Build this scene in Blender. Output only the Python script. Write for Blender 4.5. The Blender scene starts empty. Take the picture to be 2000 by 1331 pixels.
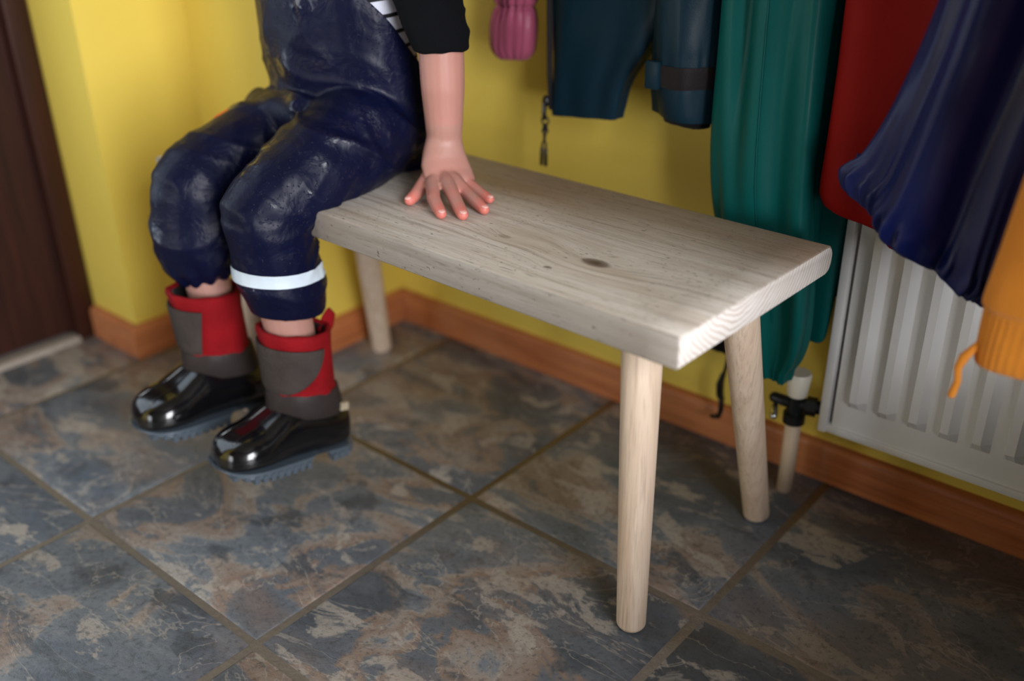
import bpy, bmesh, math, random
import numpy as np
from mathutils import Vector, Matrix, noise

random.seed(7)
SC = bpy.context.scene
COL = SC.collection

# ------------------------------------------------------------------ camera
CAM_P = Vector((1.0515, -0.4163, 0.7458))
YAW, PITCH, ROLL, FPX = -0.7115, -0.4680, -0.0148, 1943.3
cam = bpy.data.cameras.new('camera')
camo = bpy.data.objects.new('camera', cam)
COL.objects.link(camo)
d = Vector((math.cos(PITCH)*math.sin(YAW), math.cos(PITCH)*math.cos(YAW), math.sin(PITCH)))
r0 = Vector((math.cos(YAW), -math.sin(YAW), 0)); u0 = r0.cross(d)
rr = r0*math.cos(ROLL) + u0*math.sin(ROLL); uu = u0*math.cos(ROLL) - r0*math.sin(ROLL)
M = Matrix((rr, uu, -d)).transposed().to_4x4(); M.translation = CAM_P
camo.matrix_world = M
cam.sensor_width = 36.0; cam.lens = FPX/2000*36; cam.clip_start = .02
cam.dof.use_dof = True; cam.dof.focus_distance = 1.02; cam.dof.aperture_fstop = 1.7
SC.camera = camo

# ------------------------------------------------------------------ world, daylight, exposure
W = bpy.data.worlds.new('world'); SC.world = W; W.use_nodes = True
W.node_tree.nodes['Background'].inputs[0].default_value = (.55, .68, .9, 1)
W.node_tree.nodes['Background'].inputs[1].default_value = 1.0
SC.view_settings.view_transform = 'Standard'; SC.view_settings.look = 'None'
SC.view_settings.exposure = 0.0; SC.view_settings.gamma = 1.0; SC.view_settings.use_curve_mapping = False

def area(name, loc, look, sx, sy, power, colr):
    l = bpy.data.lights.new(name, 'AREA'); l.shape = 'RECTANGLE'; l.size = sx; l.size_y = sy
    l.energy = power; l.color = colr
    o = bpy.data.objects.new(name, l); COL.objects.link(o)
    o.location = loc
    o.rotation_euler = (Vector(look)-Vector(loc)).to_track_quat('-Z', 'Y').to_euler()
    return o
# daylight entering by the room's glazed openings (right window, glazed street door, low front window)
area('daylight_right_window', (2.36, -.66, .96), (1.3, -.66, .92), .90, 1.5, 86, (.96, .97, 1))
area('daylight_door_glass', (-.466, -.20, 1.06), (.5, -.20, 1.06), .56, 1.56, 5, (.76, .88, 1))
area('daylight_front_window', (-.05, -2.02, .52), (-.05, 0, .52), .80, .9, 12, (.93, .96, 1))

# ------------------------------------------------------------------ node helpers
def srgb(r, g, b):
    f = lambda c: (c/255/12.92) if c/255 <= .04045 else ((c/255+.055)/1.055)**2.4
    return (f(r), f(g), f(b), 1)
class NT:
    def __init__(s, name):
        s.m = bpy.data.materials.new(name); s.m.use_nodes = True
        s.t = s.m.node_tree; s.b = s.t.nodes['Principled BSDF']
    def n(s, typ, **kw):
        x = s.t.nodes.new(typ)
        for k, v in kw.items():
            if k in ('i',):
                for a, b in v.items():
                    if hasattr(b, 'is_linked') or isinstance(b, bpy.types.NodeSocket): s.t.links.new(b, x.inputs[a])
                    else: x.inputs[a].default_value = b
            else: setattr(x, k, v)
        return x
    def link(s, a, b): s.t.links.new(a, b)
    def math(s, op, a, b=None, c=None):
        x = s.n('ShaderNodeMath', operation=op)
        for k, v in enumerate((a, b, c)):
            if v is None: continue
            if isinstance(v, bpy.types.NodeSocket): s.link(v, x.inputs[k])
            else: x.inputs[k].default_value = v
        return x.outputs[0]
    def mix(s, f, a, b):
        x = s.n('ShaderNodeMix', data_type='RGBA')
        for k, v in ((0, f), (6, a), (7, b)):
            if isinstance(v, bpy.types.NodeSocket): s.link(v, x.inputs[k])
            else: x.inputs[k].default_value = v
        return x.outputs[2]
    def ramp(s, f, stops, interp='LINEAR'):
        x = s.n('ShaderNodeValToRGB'); x.color_ramp.interpolation = interp
        e = x.color_ramp.elements
        while len(e) < len(stops): e.new(.5)
        for k, (p, c) in enumerate(stops):
            e[k].position = p; e[k].color = c if hasattr(c, '__len__') else (c, c, c, 1)
        s.link(f, x.inputs[0]); return x.outputs[0]
    def noise(s, vec, scale, detail=4, rough=.55, dist=0.):
        x = s.n('ShaderNodeTexNoise'); x.inputs['Scale'].default_value = scale
        x.inputs['Detail'].default_value = detail; x.inputs['Roughness'].default_value = rough
        x.inputs['Distortion'].default_value = dist
        if vec is not None: s.link(vec, x.inputs['Vector'])
        return x.outputs[0]
    def obj(s): return s.n('ShaderNodeTexCoord').outputs['Object']
    def mapping(s, vec, scale=(1, 1, 1), loc=(0, 0, 0)):
        x = s.n('ShaderNodeMapping'); s.link(vec, x.inputs[0])
        x.inputs['Scale'].default_value = scale; x.inputs['Location'].default_value = loc
        return x.outputs[0]
    def bump(s, h, strength=.3, dist=.002):
        x = s.n('ShaderNodeBump'); x.inputs['Strength'].default_value = strength
        x.inputs['Distance'].default_value = dist; s.link(h, x.inputs['Height'])
        s.link(x.outputs[0], s.b.inputs['Normal']); return x
    def set(s, **kw):
        for k, v in kw.items():
            k = {'color': 'Base Color', 'rough': 'Roughness', 'metal': 'Metallic', 'coat': 'Coat Weight', 'coatr': 'Coat Roughness',
                 'spec': 'Specular IOR Level', 'sheen': 'Sheen Weight', 'sss': 'Subsurface Weight', 'trans': 'Transmission Weight'}[k]
            if isinstance(v, bpy.types.NodeSocket): s.link(v, s.b.inputs[k])
            else: s.b.inputs[k].default_value = v
        return s

MAT = {}
def plain(name, c, rough=.6, nscale=40, var=.12, bump=.0, **kw):
    """a colour with a little mottling and fine relief"""
    t = NT(name); o = t.obj(); f = t.noise(o, nscale, 5)
    dk = tuple(x*(1-var) for x in c[:3])+(1,); lt = tuple(min(1, x*(1+var)) for x in c[:3])+(1,)
    t.set(color=t.mix(f, dk, lt), rough=rough, **kw)
    if bump: t.bump(t.noise(o, nscale*3, 4), bump, .0015)
    MAT[name] = t.m; return t.m

def make_slate():
    t = NT('slate'); o = t.obj()
    rnd = t.n('ShaderNodeObjectInfo').outputs['Random']
    off = t.n('ShaderNodeVectorMath', operation='SCALE', i={0: (37., 61., 19.)}); t.link(rnd, off.inputs['Scale'])
    v = t.n('ShaderNodeVectorMath', operation='ADD', i={0: o, 1: off.outputs[0]}).outputs[0]
    vs = t.mapping(v, (1, 1.7, 1))
    a = t.noise(vs, 4.6, 8, .58, .7); b = t.noise(vs, 10, 9, .62, .5); c = t.noise(v, 150, 5, .7); e = t.noise(vs, 2.4, 5, .55, .4)
    a = t.math('ADD', a, t.math('MULTIPLY', t.math('SUBTRACT', rnd, .5), .22))
    col = t.ramp(a, [(.32, srgb(84, 93, 105)), (.45, srgb(112, 118, 125)), (.475, srgb(146, 137, 130)), (.54, srgb(132, 114, 102)), (.565, srgb(98, 103, 110)), (.70, srgb(74, 79, 87))])
    col = t.mix(t.ramp(b, [(.36, .85), (.44, 0)]), col, srgb(72, 78, 86))
    col = t.mix(t.ramp(b, [(.57, 0), (.60, .7), (.72, .85)]), col, srgb(168, 160, 150))
    col = t.mix(t.ramp(e, [(.52, 0), (.60, .4)]), col, srgb(134, 111, 97))
    vein = t.math('ABSOLUTE', t.math('SUBTRACT', t.noise(vs, 5, 5, .6, .8), .5))
    col = t.mix(t.ramp(vein, [(.002, .45), (.007, 0)]), col, srgb(176, 168, 158))
    col = t.mix(t.ramp(c, [(.36, .5), (.48, 0)]), col, srgb(52, 55, 60))
    t.set(color=col, rough=t.ramp(b, [(.3, .27), (.7, .42)]), spec=.5)
    h = t.math('ADD', t.math('MULTIPLY', t.noise(vs, 16, 9, .7, .8), .7), t.math('MULTIPLY', c, .35))
    t.bump(h, .55, .004)
    MAT['slate'] = t.m
make_slate()
plain('grout', srgb(158, 148, 138), .85, 90, .25, .5)

def make_wall():
    t = NT('yellow_paint'); o = t.obj()
    f = t.noise(o, 3, 4)
    t.set(color=t.mix(f, srgb(226, 198, 84), srgb(233, 207, 96)), rough=.5, spec=.35)
    t.bump(t.noise(o, 160, 4), .12, .001); MAT['wall'] = t.m
make_wall()
plain('dimmed_ceiling_paint', srgb(110, 104, 98), .6, 8, .03)  # unseen ceiling, colour darkened to cut bounced light
plain('grey_plaster', srgb(84, 80, 76), .7, 8, .05)

def make_wood(name, light, dark, axis, rough=.5, scale=1., bump=.15, red=None):
    t = NT(name); o = t.obj()
    sc = [70*scale]*3; sc[axis] = 3.*scale
    v = t.mapping(o, tuple(sc))
    a = t.noise(v, 1, 6, .6, .5); sc2 = [240*scale]*3; sc2[axis] = 6*scale
    b = t.noise(t.mapping(o, tuple(sc2)), 1, 4, .6)
    col = t.mix(t.ramp(a, [(.32, 0), (.68, 1)]), dark, light)
    col = t.mix(t.ramp(b, [(.3, .5), (.5, 0)]), col, tuple(c*.6 for c in dark[:3])+(1,))
    if red: col = t.mix(t.ramp(t.noise(o, 9, 3), [(.4, 0), (.7, .7)]), col, red)
    t.set(color=col, rough=rough, spec=.3); t.bump(t.math('ADD', a, b), bump, .001); MAT[name] = t.m
make_wood('skirting', srgb(204, 128, 80), srgb(162, 92, 54), 0, .38, red=srgb(190, 128, 86))
make_wood('skirting_y', srgb(204, 128, 80), srgb(162, 92, 54), 1, .38, red=srgb(190, 128, 86))
make_wood('door_wood', srgb(58, 26, 16), srgb(36, 16, 10), 2, .45)
make_wood('leg_wood', srgb(226, 205, 184), srgb(206, 180, 156), 2, .55, 1.3, .12)
make_wood('rail_wood', srgb(190, 160, 120), srgb(150, 118, 82), 0, .5)

def make_board(name, end=False):
    t = NT(name); o = t.obj()
    sep = t.n('ShaderNodeSeparateXYZ', i={0: o}); x, y, z = sep.outputs
    if end:   # end grain: growth rings as arcs around a pith below the board
        dy = t.math('SUBTRACT', y, .10); dz = t.math('ADD', z, -.425)
        wv = t.math('MULTIPLY', t.noise(o, 18, 3), .018)
        r = t.math('ADD', t.math('SQRT', t.math('ADD', t.math('MULTIPLY', dy, dy), t.math('MULTIPLY', dz, dz))), wv)
        s = t.math('SINE', t.math('MULTIPLY', r, 1150.))
        col = t.mix(t.ramp(s, [(.25, 0), (1, 1)]), srgb(224, 217, 210), srgb(190, 175, 164))
        col = t.mix(t.ramp(t.noise(o, 30, 4), [(.5, 0), (.8, .5)]), col, srgb(228, 222, 222))
        t.set(color=col, rough=.6); t.bump(s, .08, .0006)
    else:
        ks = [(-.150, .083, .016, 1.), (-.265, .079, .008, .5), (-.178, .045, .005, .8)]
        warp = None; dark = None; ringm = None
        for kx, ky, kr, amt in ks:
            dx = t.math('MULTIPLY', t.math('SUBTRACT', x, kx), .52); dy = t.math('SUBTRACT', y, ky)
            dd = t.math('SQRT', t.math('ADD', t.math('MULTIPLY', dx, dx), t.math('MULTIPLY', dy, dy)))
            g = t.math('MULTIPLY', t.math('POWER', 2.718, t.math('MULTIPLY', t.math('MULTIPLY', dd, dd), -1/(kr*2.2)**2)), kr*1.5)
            sg = t.math('MULTIPLY', g, t.math('SIGN', dy)) if False else g
            warp = sg if warp is None else t.math('ADD', warp, sg)
            k = t.math('MULTIPLY', t.ramp(t.math('DIVIDE', dd, kr), [(.10, 1), (.42, .75), (.62, 0)]), amt)
            dark = k if dark is None else t.math('MAXIMUM', dark, k)
        yw = t.math('ADD', t.math('ADD', y, warp), t.math('MULTIPLY', t.noise(t.mapping(o, (3, 12, 6)), 1, 3), .02))
        cv = t.n('ShaderNodeCombineXYZ', i={0: t.math('MULTIPLY', x, 5.), 1: t.math('MULTIPLY', yw, 150.), 2: t.math('MULTIPLY', z, 110.)}).outputs[0]
        a = t.noise(cv, 1, 5, .6)
        cv2 = t.n('ShaderNodeCombineXYZ', i={0: t.math('MULTIPLY', x, 26.), 1: t.math('MULTIPLY', yw, 420.), 2: t.math('MULTIPLY', z, 300.)}).outputs[0]
        b = t.noise(cv2, 1, 5, .65)
        big = t.noise(t.mapping(o, (3.5, 14, 10)), 1, 3, .5)
        col = t.ramp(a, [(.28, srgb(166, 155, 143)), (.45, srgb(204, 195, 184)), (.62, srgb(220, 213, 204)), (.8, srgb(182, 169, 156))])
        back = t.ramp(t.math('ADD', y, t.math('MULTIPLY', big, .12)), [(.17, 0), (.28, .75)])
        col = t.mix(back, col, srgb(146, 122, 98))
        col = t.mix(t.ramp(big, [(.5, 0), (.68, .45)]), col, srgb(162, 136, 106))
        col = t.mix(t.ramp(b, [(.30, .75), (.42, 0)]), col, srgb(84, 72, 64))
        col = t.mix(dark, col, srgb(92, 76, 62))
        col = t.mix(t.ramp(t.math('MULTIPLY', y, 100.), [(.16, .72), (.34, 0)]), col, srgb(126, 118, 110))      # greyed front edge
        # rows of saw marks across the board
        saw = t.n('ShaderNodeTexNoise'); saw.inputs['Scale'].default_value = 1; saw.inputs['Detail'].default_value = 2
        t.link(t.mapping(o, (130, 420, 200)), saw.inputs['Vector'])
        spots = t.math('MULTIPLY', t.ramp(saw.outputs[0], [(.28, 1), (.38, 0)]), t.ramp(t.noise(o, 14, 2), [(.40, 0), (.55, .9)]))
        col = t.mix(spots, col, srgb(96, 86, 80))
        t.set(color=col, rough=t.ramp(b, [(.3, .62), (.6, .42)]), spec=.45)
        t.bump(t.math('SUBTRACT', t.math('ADD', a, t.math('MULTIPLY', b, .6)), spots), .30, .0016)
    MAT[name] = t.m
make_board('board_wood'); make_board('board_end', True)

def make_wet(name, c1, c2, rough=.22, drops=True, coat=.6, bump=.35, wet=(.0, .01), spec=.5):
    """coated cloth; 'wet' is the noise range over which the shiny water film appears"""
    t = NT(name); o = t.obj()
    f = t.noise(o, 16, 3); dr = t.noise(o, 300, 2, .5); zone = t.noise(o, 15, 4, .6)
    film = t.ramp(zone, [(wet[0], 0), (wet[1], 1)])
    spark = t.ramp(t.noise(o, 75, 3, .6), [(.46, 0), (.60, 1)])
    film = t.math('MULTIPLY', film, spark) if drops else film
    t.set(color=t.mix(f, c1, c2), rough=rough, coat=t.math('MULTIPLY', film, coat), coatr=.05, spec=spec)
    wr = t.noise(o, 30, 3, .5, .8); fine = t.noise(o, 120, 3, .6)
    if drops:
        dm = t.math('MULTIPLY', t.ramp(dr, [(.64, 0), (.70, 1)]), t.ramp(zone, [(.36, 0), (.48, 1)]))
        h = t.math('ADD', t.math('ADD', t.math('MULTIPLY', wr, .9), t.math('MULTIPLY', t.math('MULTIPLY', fine, film), .5)), t.math('MULTIPLY', dm, .30))
    else: h = wr
    t.bump(h, bump, .006); MAT[name] = t.m
make_wet('navy_rain', srgb(5, 8, 30), srgb(10, 15, 48), .42, True, .85, .40, (.53, .62), .2)
make_wet('boot_rubber', srgb(9, 9, 11), srgb(14, 14, 17), .16, False, .5, .10)
def make_fabric(name, c, rough=.7, weave=900, var=.15, sheen=.1, coat=0., b=.2):
    t = NT(name); o = t.obj(); f = t.noise(o, 30, 4); w = t.noise(o, weave, 2)
    dk = tuple(x*(1-var) for x in c[:3])+(1,); lt = tuple(min(1, x*(1+var)) for x in c[:3])+(1,)
    t.set(color=t.mix(f, dk, lt), rough=rough, sheen=sheen, coat=coat, coatr=.25, spec=.15)
    t.bump(t.math('ADD', w, t.math('MULTIPLY', t.noise(o, 60, 3), 1.5)), b, .002); MAT[name] = t.m
make_fabric('boot_red', srgb(132, 14, 22), .8, 500, .35, .0, b=.6)
make_fabric('boot_lining', srgb(18, 17, 18), .9, 600)
make_fabric('boot_leather', srgb(50, 43, 42), .5, 300, .3, 0)
make_fabric('boot_strap', srgb(64, 57, 54), .85, 260, .4, .0, b=.6)
make_fabric('shirt_black', srgb(7, 8, 12), .95, 800, .1, 0)
make_fabric('pink_shell', srgb(152, 72, 98), .42, 900, .12, .1, .1)
make_fabric('teal_shell', srgb(12, 40, 54), .45, 900, .12, 0, .1)
make_fabric('green_rain', srgb(1, 84, 81), .5, 900, .1, 0, .08, .1)
make_fabric('red_shell', srgb(132, 10, 3), .65, 900, .1, 0)
make_fabric('blue_rain', srgb(18, 28, 82), .38, 900, .15, 0, .3, .12)
make_fabric('orange_cord', srgb(214, 132, 40), .8, 500, .15, .2, b=.35)
make_fabric('black_cloth', srgb(14, 14, 16), .75, 700, .2)
make_fabric('black_webbing', srgb(26, 22, 24), .55, 500, .2)
plain('black_plastic', srgb(16, 17, 20), .32, 60, .1)
plain('sole_rubber', srgb(78, 88, 98), .25, 60, .12, .2, coat=.4)
plain('heel_mark', srgb(186, 172, 146), .6, 200, .25, .3)
plain('reflective', srgb(205, 218, 230), .32, 300, .06, .1)
plain('radiator_paint', srgb(232, 231, 229), .38, 12, .04)
plain('radiator_gap_shade', srgb(150, 146, 140), .5, 12, .06)
plain('valve_cap', srgb(226, 220, 206), .35, 30, .04)
plain('valve_metal', srgb(46, 48, 50), .35, 60, .4, .1, metal=.7)
plain('pipe_paint', srgb(212, 190, 166), .5, 24, .08)
plain('chrome', srgb(200, 204, 210), .18, 30, .05, metal=1.)
plain('window_frame_paint', srgb(232, 232, 228), .45, 8, .03)
plain('hair', srgb(120, 84, 50), .6, 200, .3, .5)
plain('eye_white', srgb(235, 232, 228), .2, 30, .02)
plain('eye_iris', srgb(70, 90, 110), .2, 60, .2)
plain('lips', srgb(188, 104, 98), .5, 60, .1)
plain('orange_trim', srgb(232, 96, 20), .5, 60, .08)
plain('nail', srgb(226, 168, 158), .3, 60, .05, coat=.4)
def make_skin():
    t = NT('skin'); o = t.obj()
    f = t.noise(o, 26, 4)
    geo = t.n('ShaderNodeVertexColor', layer_name='flush').outputs[0]
    c = t.mix(f, srgb(168, 123, 111), srgb(181, 136, 124))
    c = t.mix(t.n('ShaderNodeSeparateColor', i={0: geo}).outputs[0], c, srgb(218, 112, 100))
    t.set(color=c, rough=.5, sss=.12); t.b.inputs['Subsurface Radius'].default_value = (.012, .005, .003)
    t.b.inputs['Subsurface Scale'].default_value = .4
    t.bump(t.noise(o, 420, 3), .12, .0008); MAT['skin'] = t.m
make_skin()
def make_shirt():
    t = NT('shirt_stripes'); o = t.obj()
    sep = t.n('ShaderNodeSeparateXYZ', i={0: o})
    z = t.math('ADD', sep.outputs[2], t.math('MULTIPLY', sep.outputs[1], -.10))
    fr = t.math('FRACT', t.math('DIVIDE', t.math('ADD', z, 1.0), .0195))
    band = t.ramp(fr, [(.0, 1), (.22, 1), (.24, 0), (.98, 0), (1.0, 1)])
    t.set(color=t.mix(band, srgb(206, 208, 222), srgb(12, 12, 18)), rough=.85)
    t.bump(t.noise(o, 700, 2), .2, .001); MAT['shirt_stripes'] = t.m
make_shirt()
g = NT('window_glass'); g.set(color=(.95, .97, 1, 1), rough=.02, trans=1.0); MAT['glass'] = g.m

# ------------------------------------------------------------------ mesh helpers
ORG = {}
def empty(name, loc, rz=0., label=None, cat=None, group=None):
    o = bpy.data.objects.new(name, None); COL.objects.link(o); o.location = loc; o.rotation_euler = (0, 0, rz)
    o.empty_display_size = .05; ORG[o] = Vector(loc)
    tag(o, label, cat, group); return o
def tag(o, label=None, cat=None, group=None, kind=None):
    if label: o['label'] = label
    if cat: o['category'] = cat
    if group: o['group'] = group
    if kind: o['kind'] = kind
    return o
def add(name, V, F, mat, parent=None, local=False, sharp=None, origin=None):
    """one mesh object; V in world coordinates unless local"""
    org = Vector((0, 0, 0))
    if not local:
        if parent is not None: org = ORG[parent]
        elif origin is not None: org = Vector(origin)
    V = np.asarray(V, float) - np.array(org)
    me = bpy.data.meshes.new(name); me.from_pydata(V.tolist(), [], [tuple(f) for f in F]); me.validate(); me.update()
    return link(name, me, mat, parent, org, sharp, local)
def link(name, me, mat, parent=None, org=Vector((0, 0, 0)), sharp=None, local=False):
    o = bpy.data.objects.new(name, me); COL.objects.link(o)
    for m in (mat if isinstance(mat, (list, tuple)) else [mat]): me.materials.append(MAT[m] if isinstance(m, str) else m)
    me.shade_smooth()
    if sharp is not None: me.set_sharp_from_angle(angle=math.radians(sharp))
    if parent is not None: o.parent = parent
    else: o.location = org
    ORG[o] = Vector(org); return o
class MB:
    """collects shapes for one mesh"""
    def __init__(s): s.V = []; s.F = []
    def put(s, V, F):
        k = len(s.V); s.V += [tuple(v) for v in V]; s.F += [tuple(i+k for i in f) for f in F]; return s
    def box(s, lo, hi, bev=0.):
        (x0, y0, z0), (x1, y1, z1) = lo, hi
        if bev <= 0:
            V = [(x, y, z) for z in (z0, z1) for x, y in ((x0, y0), (x1, y0), (x1, y1), (x0, y1))]
            return s.put(V, [(3, 2, 1, 0), (4, 5, 6, 7), (0, 1, 5, 4), (1, 2, 6, 5), (2, 3, 7, 6), (3, 0, 4, 7)])
        bm = bmesh.new(); bmesh.ops.create_cube(bm, size=1)
        for v in bm.verts: v.co = Vector(((x0+x1)/2+v.co.x*(x1-x0), (y0+y1)/2+v.co.y*(y1-y0), (z0+z1)/2+v.co.z*(z1-z0)))
        bmesh.ops.bevel(bm, geom=bm.edges[:], offset=bev, segments=2, affect='EDGES', profile=.5)
        bm.verts.index_update(); s.put([v.co[:] for v in bm.verts], [[v.index for v in f.verts] for f in bm.faces]); bm.free(); return s
    def loft(s, rings, cap0=True, cap1=True, closed=True):
        n = len(rings[0]); V = [p for r in rings for p in r]; F = []
        for i in range(len(rings)-1):
            for j in range(n if closed else n-1):
                a, b = i*n+j, i*n+(j+1) % n; F.append((a, b, b+n, a+n))
        if cap0: F.append(tuple(range(n-1, -1, -1)))
        if cap1: F.append(tuple(range((len(rings)-1)*n, len(rings)*n)))
        return s.put(V, F)
    def tube(s, pts, rad, n=14, cap=True, ref=(0, 0, 1), round_end=True):
        return s.loft(tube_rings(pts, rad, n, ref, round_end), cap, cap)
    def ball(s, c, r, nu=16, nv=10):
        r = r if hasattr(r, '__len__') else (r, r, r)
        R = []
        for i in range(nv+1):
            t = math.pi*(i/nv); t = min(max(t, .04), math.pi-.04)
            R.append([(c[0]+r[0]*math.sin(t)*math.cos(2*math.pi*j/nu), c[1]+r[1]*math.sin(t)*math.sin(2*math.pi*j/nu), c[2]-r[2]*math.cos(t)) for j in range(nu)])
        return s.loft(R)
    def build(s, name, mat, parent=None, **kw): return add(name, s.V, s.F, mat, parent, **kw)
def tube_rings(pts, rad, n=14, ref=(0, 0, 1), round_end=True):
    pts = [Vector(p) for p in pts]; m = len(pts)
    rad = [(r if hasattr(r, '__len__') else (r, r)) for r in (rad if hasattr(rad, '__len__') else [rad]*m)]
    if round_end:
        t0 = (pts[0]-pts[1]).normalized(); t1 = (pts[-1]-pts[-2]).normalized()
        a, b = rad[0], rad[-1]; ra, rb = min(a), min(b); P0, P1 = pts[0], pts[-1]
        pts = [P0+t0*ra*.95, P0+t0*ra*.6]+pts+[P1+t1*rb*.6, P1+t1*rb*.95]
        rad = [(a[0]*.3, a[1]*.3), (a[0]*.8, a[1]*.8)]+rad+[(b[0]*.8, b[1]*.8), (b[0]*.3, b[1]*.3)]; m += 4
    R = []; side = None
    for i in range(m):
        t = (pts[min(i+1, m-1)]-pts[max(i-1, 0)]).normalized()
        if side is None:
            rf = Vector(ref); rf = rf if abs(rf.dot(t)) < .95 else Vector((1, 0, 0)); side = rf.cross(t).normalized()
        else:
            side = (side - t*side.dot(t)).normalized()
        up = t.cross(side)
        R.append([tuple(pts[i]+side*rad[i][0]*math.cos(2*math.pi*j/n)+up*rad[i][1]*math.sin(2*math.pi*j/n)) for j in range(n)])
    return R
def spline(pts, k=6):
    """Catmull-Rom through rows of numbers"""
    P = np.array(pts, float); out = []
    for i in range(len(P)-1):
        p0, p1, p2, p3 = P[max(i-1, 0)], P[i], P[i+1], P[min(i+2, len(P)-1)]
        for j in range(k):
            t = j/k; out.append(.5*((2*p1)+(-p0+p2)*t+(2*p0-5*p1+4*p2-p3)*t*t+(-p0+3*p1-3*p2+p3)*t**3))
    out.append(P[-1]); return np.array(out)
def fuse(mb, voxel, smooth=4, fac=.5):
    """voxel-fuse the collected shapes into one continuous surface -> mesh (world coords)"""
    me = bpy.data.meshes.new('tmp'); me.from_pydata(mb.V, [], mb.F); me.update()
    o = bpy.data.objects.new('tmp', me); COL.objects.link(o)
    m = o.modifiers.new('r', 'REMESH'); m.mode = 'VOXEL'; m.voxel_size = voxel
    if smooth:
        s = o.modifiers.new('s', 'SMOOTH'); s.iterations = smooth; s.factor = fac
    dg = bpy.context.evaluated_depsgraph_get(); out = bpy.data.meshes.new_from_object(o.evaluated_get(dg))
    bpy.data.objects.remove(o); bpy.data.meshes.remove(me)
    return out
def displace(me, fn):
    n = len(me.vertices); co = np.empty(n*3); me.vertices.foreach_get('co', co); co = co.reshape(-1, 3)
    no = np.array([v.normal[:] for v in me.vertices])
    dlt = np.array([fn(Vector(co[i]), no[i]) for i in range(n)])
    co += no*dlt[:, None]; me.vertices.foreach_set('co', co.ravel()); me.update()
def shift(me, org):
    me.transform(Matrix.Translation(-Vector(org)))
def ridged(v): return 1-2*abs(noise.noise(v))

# ------------------------------------------------------------------ floor
T = 1/3
X0, X1, Y0, Y1, ZC = -.488, 2.40, -2.06, .657, 2.3
floor = tag(MB().box((X0-.2, Y0, -.03), (X1, Y1+.05, -.0014)).build('floor', 'grout'), kind='structure')
_tc = {}
def tile_mesh(w, h):
    key = (round(w, 4), round(h, 4))
    if key in _tc: return _tc[key]
    R = []
    for ins, z in ((0, -.012), (0, -.0026), (.0012, -.0008), (.0040, 0.)):
        a, b = w/2-ins, h/2-ins; R.append([(-a, -b, z), (a, -b, z), (a, b, z), (-a, b, z)])
    mb = MB().loft(R, cap0=False, cap1=True)
    me = bpy.data.meshes.new('tile'); me.from_pydata(mb.V, [], mb.F); me.update(); me.materials.append(MAT['slate'])
    me.shade_smooth(); me.set_sharp_from_angle(angle=math.radians(50)); _tc[key] = me; return me
G = .0075
for i in range(-2, 8):
    for j in range(-7, 2):
        xa, xb, ya, yb = max(i*T+G/2, X0), min((i+1)*T-G/2, X1), max(j*T+G/2, Y0), min((j+1)*T-G/2, Y1)
        if xb-xa < .02 or yb-ya < .02: continue
        o = bpy.data.objects.new('tile', tile_mesh(xb-xa, yb-ya)); COL.objects.link(o); o.parent = floor
        o.location = ((xa+xb)/2, (ya+yb)/2, random.uniform(-.0006, .0004))
        o.rotation_euler = (random.uniform(-.002, .002), random.uniform(-.002, .002), 0)

# ------------------------------------------------------------------ walls
def prism(name, poly, z0, z1, mat, **kw):
    n = len(poly); mb = MB().loft([[(x, y, z0) for x, y in poly], [(x, y, z1) for x, y in poly]])
    return mb.build(name, mat, sharp=30, **kw)
tag(MB().box((X0-.2, Y1, -.03), (X1+.1, Y1+.1, ZC)).build('wall_back', 'wall', sharp=30), kind='structure')
# stepped left wall: door plane, pier, recess, return to the back wall
PX1, PY1, PX2, PY2 = -.350, .283, -.1225, .458
wl = prism('wall_left', [(X0, PY1), (PX1, PY1), (PX1, PY2), (PX2, PY2), (PX2, Y1+.01), (X0-.2, Y1+.01), (X0-.2, PY1)], 0, ZC, 'wall'); tag(wl, kind='structure')
# wall plane of the door, beyond and above it
DY0, DY1, DZ = -.60, .245, 1.98
wd = MB(); wd.box((X0-.1, Y0, 0), (X0, DY0-.045, ZC)); wd.box((X0-.1, DY0-.045, DZ+.05), (X0, PY1, ZC))
tag(wd.build('wall_door_side', 'wall', sharp=30), kind='structure')
tag(MB().box((X0-.2, Y0-.1, ZC), (X1+.1, Y1+.1, ZC+.08)).build('ceiling', 'dimmed_ceiling_paint', sharp=30), kind='structure')
def wall_with_window(name, lo, hi, ax, w0, w1, z0, z1):
    """axis-aligned wall slab (ax: run axis 0/1) with one rectangular opening"""
    mb = MB()
    def seg(a, b, za, zb):
        l = list(lo); h = list(hi); l[ax] = a; h[ax] = b; l[2] = za; h[2] = zb; mb.box(l, h)
    seg(lo[ax], w0, 0, ZC); seg(w1, hi[ax], 0, ZC); seg(w0, w1, 0, z0); seg(w0, w1, z1, ZC)
    return tag(mb.build(name, 'grey_plaster', sharp=30), kind='structure')
wall_with_window('wall_right', (X1, Y0, 0), (X1+.1, Y1, ZC), 1, -1.13, -.19, .19, 1.73)
wall_with_window('wall_front', (X0-.1, Y0-.1, 0), (X1+.1, Y0, ZC), 0, -.45, .35, .06, .98)
tag(MB().box((.14, -1.28, 0), (X1, -1.18, ZC)).build('added_shade_wall', 'grey_plaster', sharp=30), kind='structure')  # unseen wall added to keep front light off the right side
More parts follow.
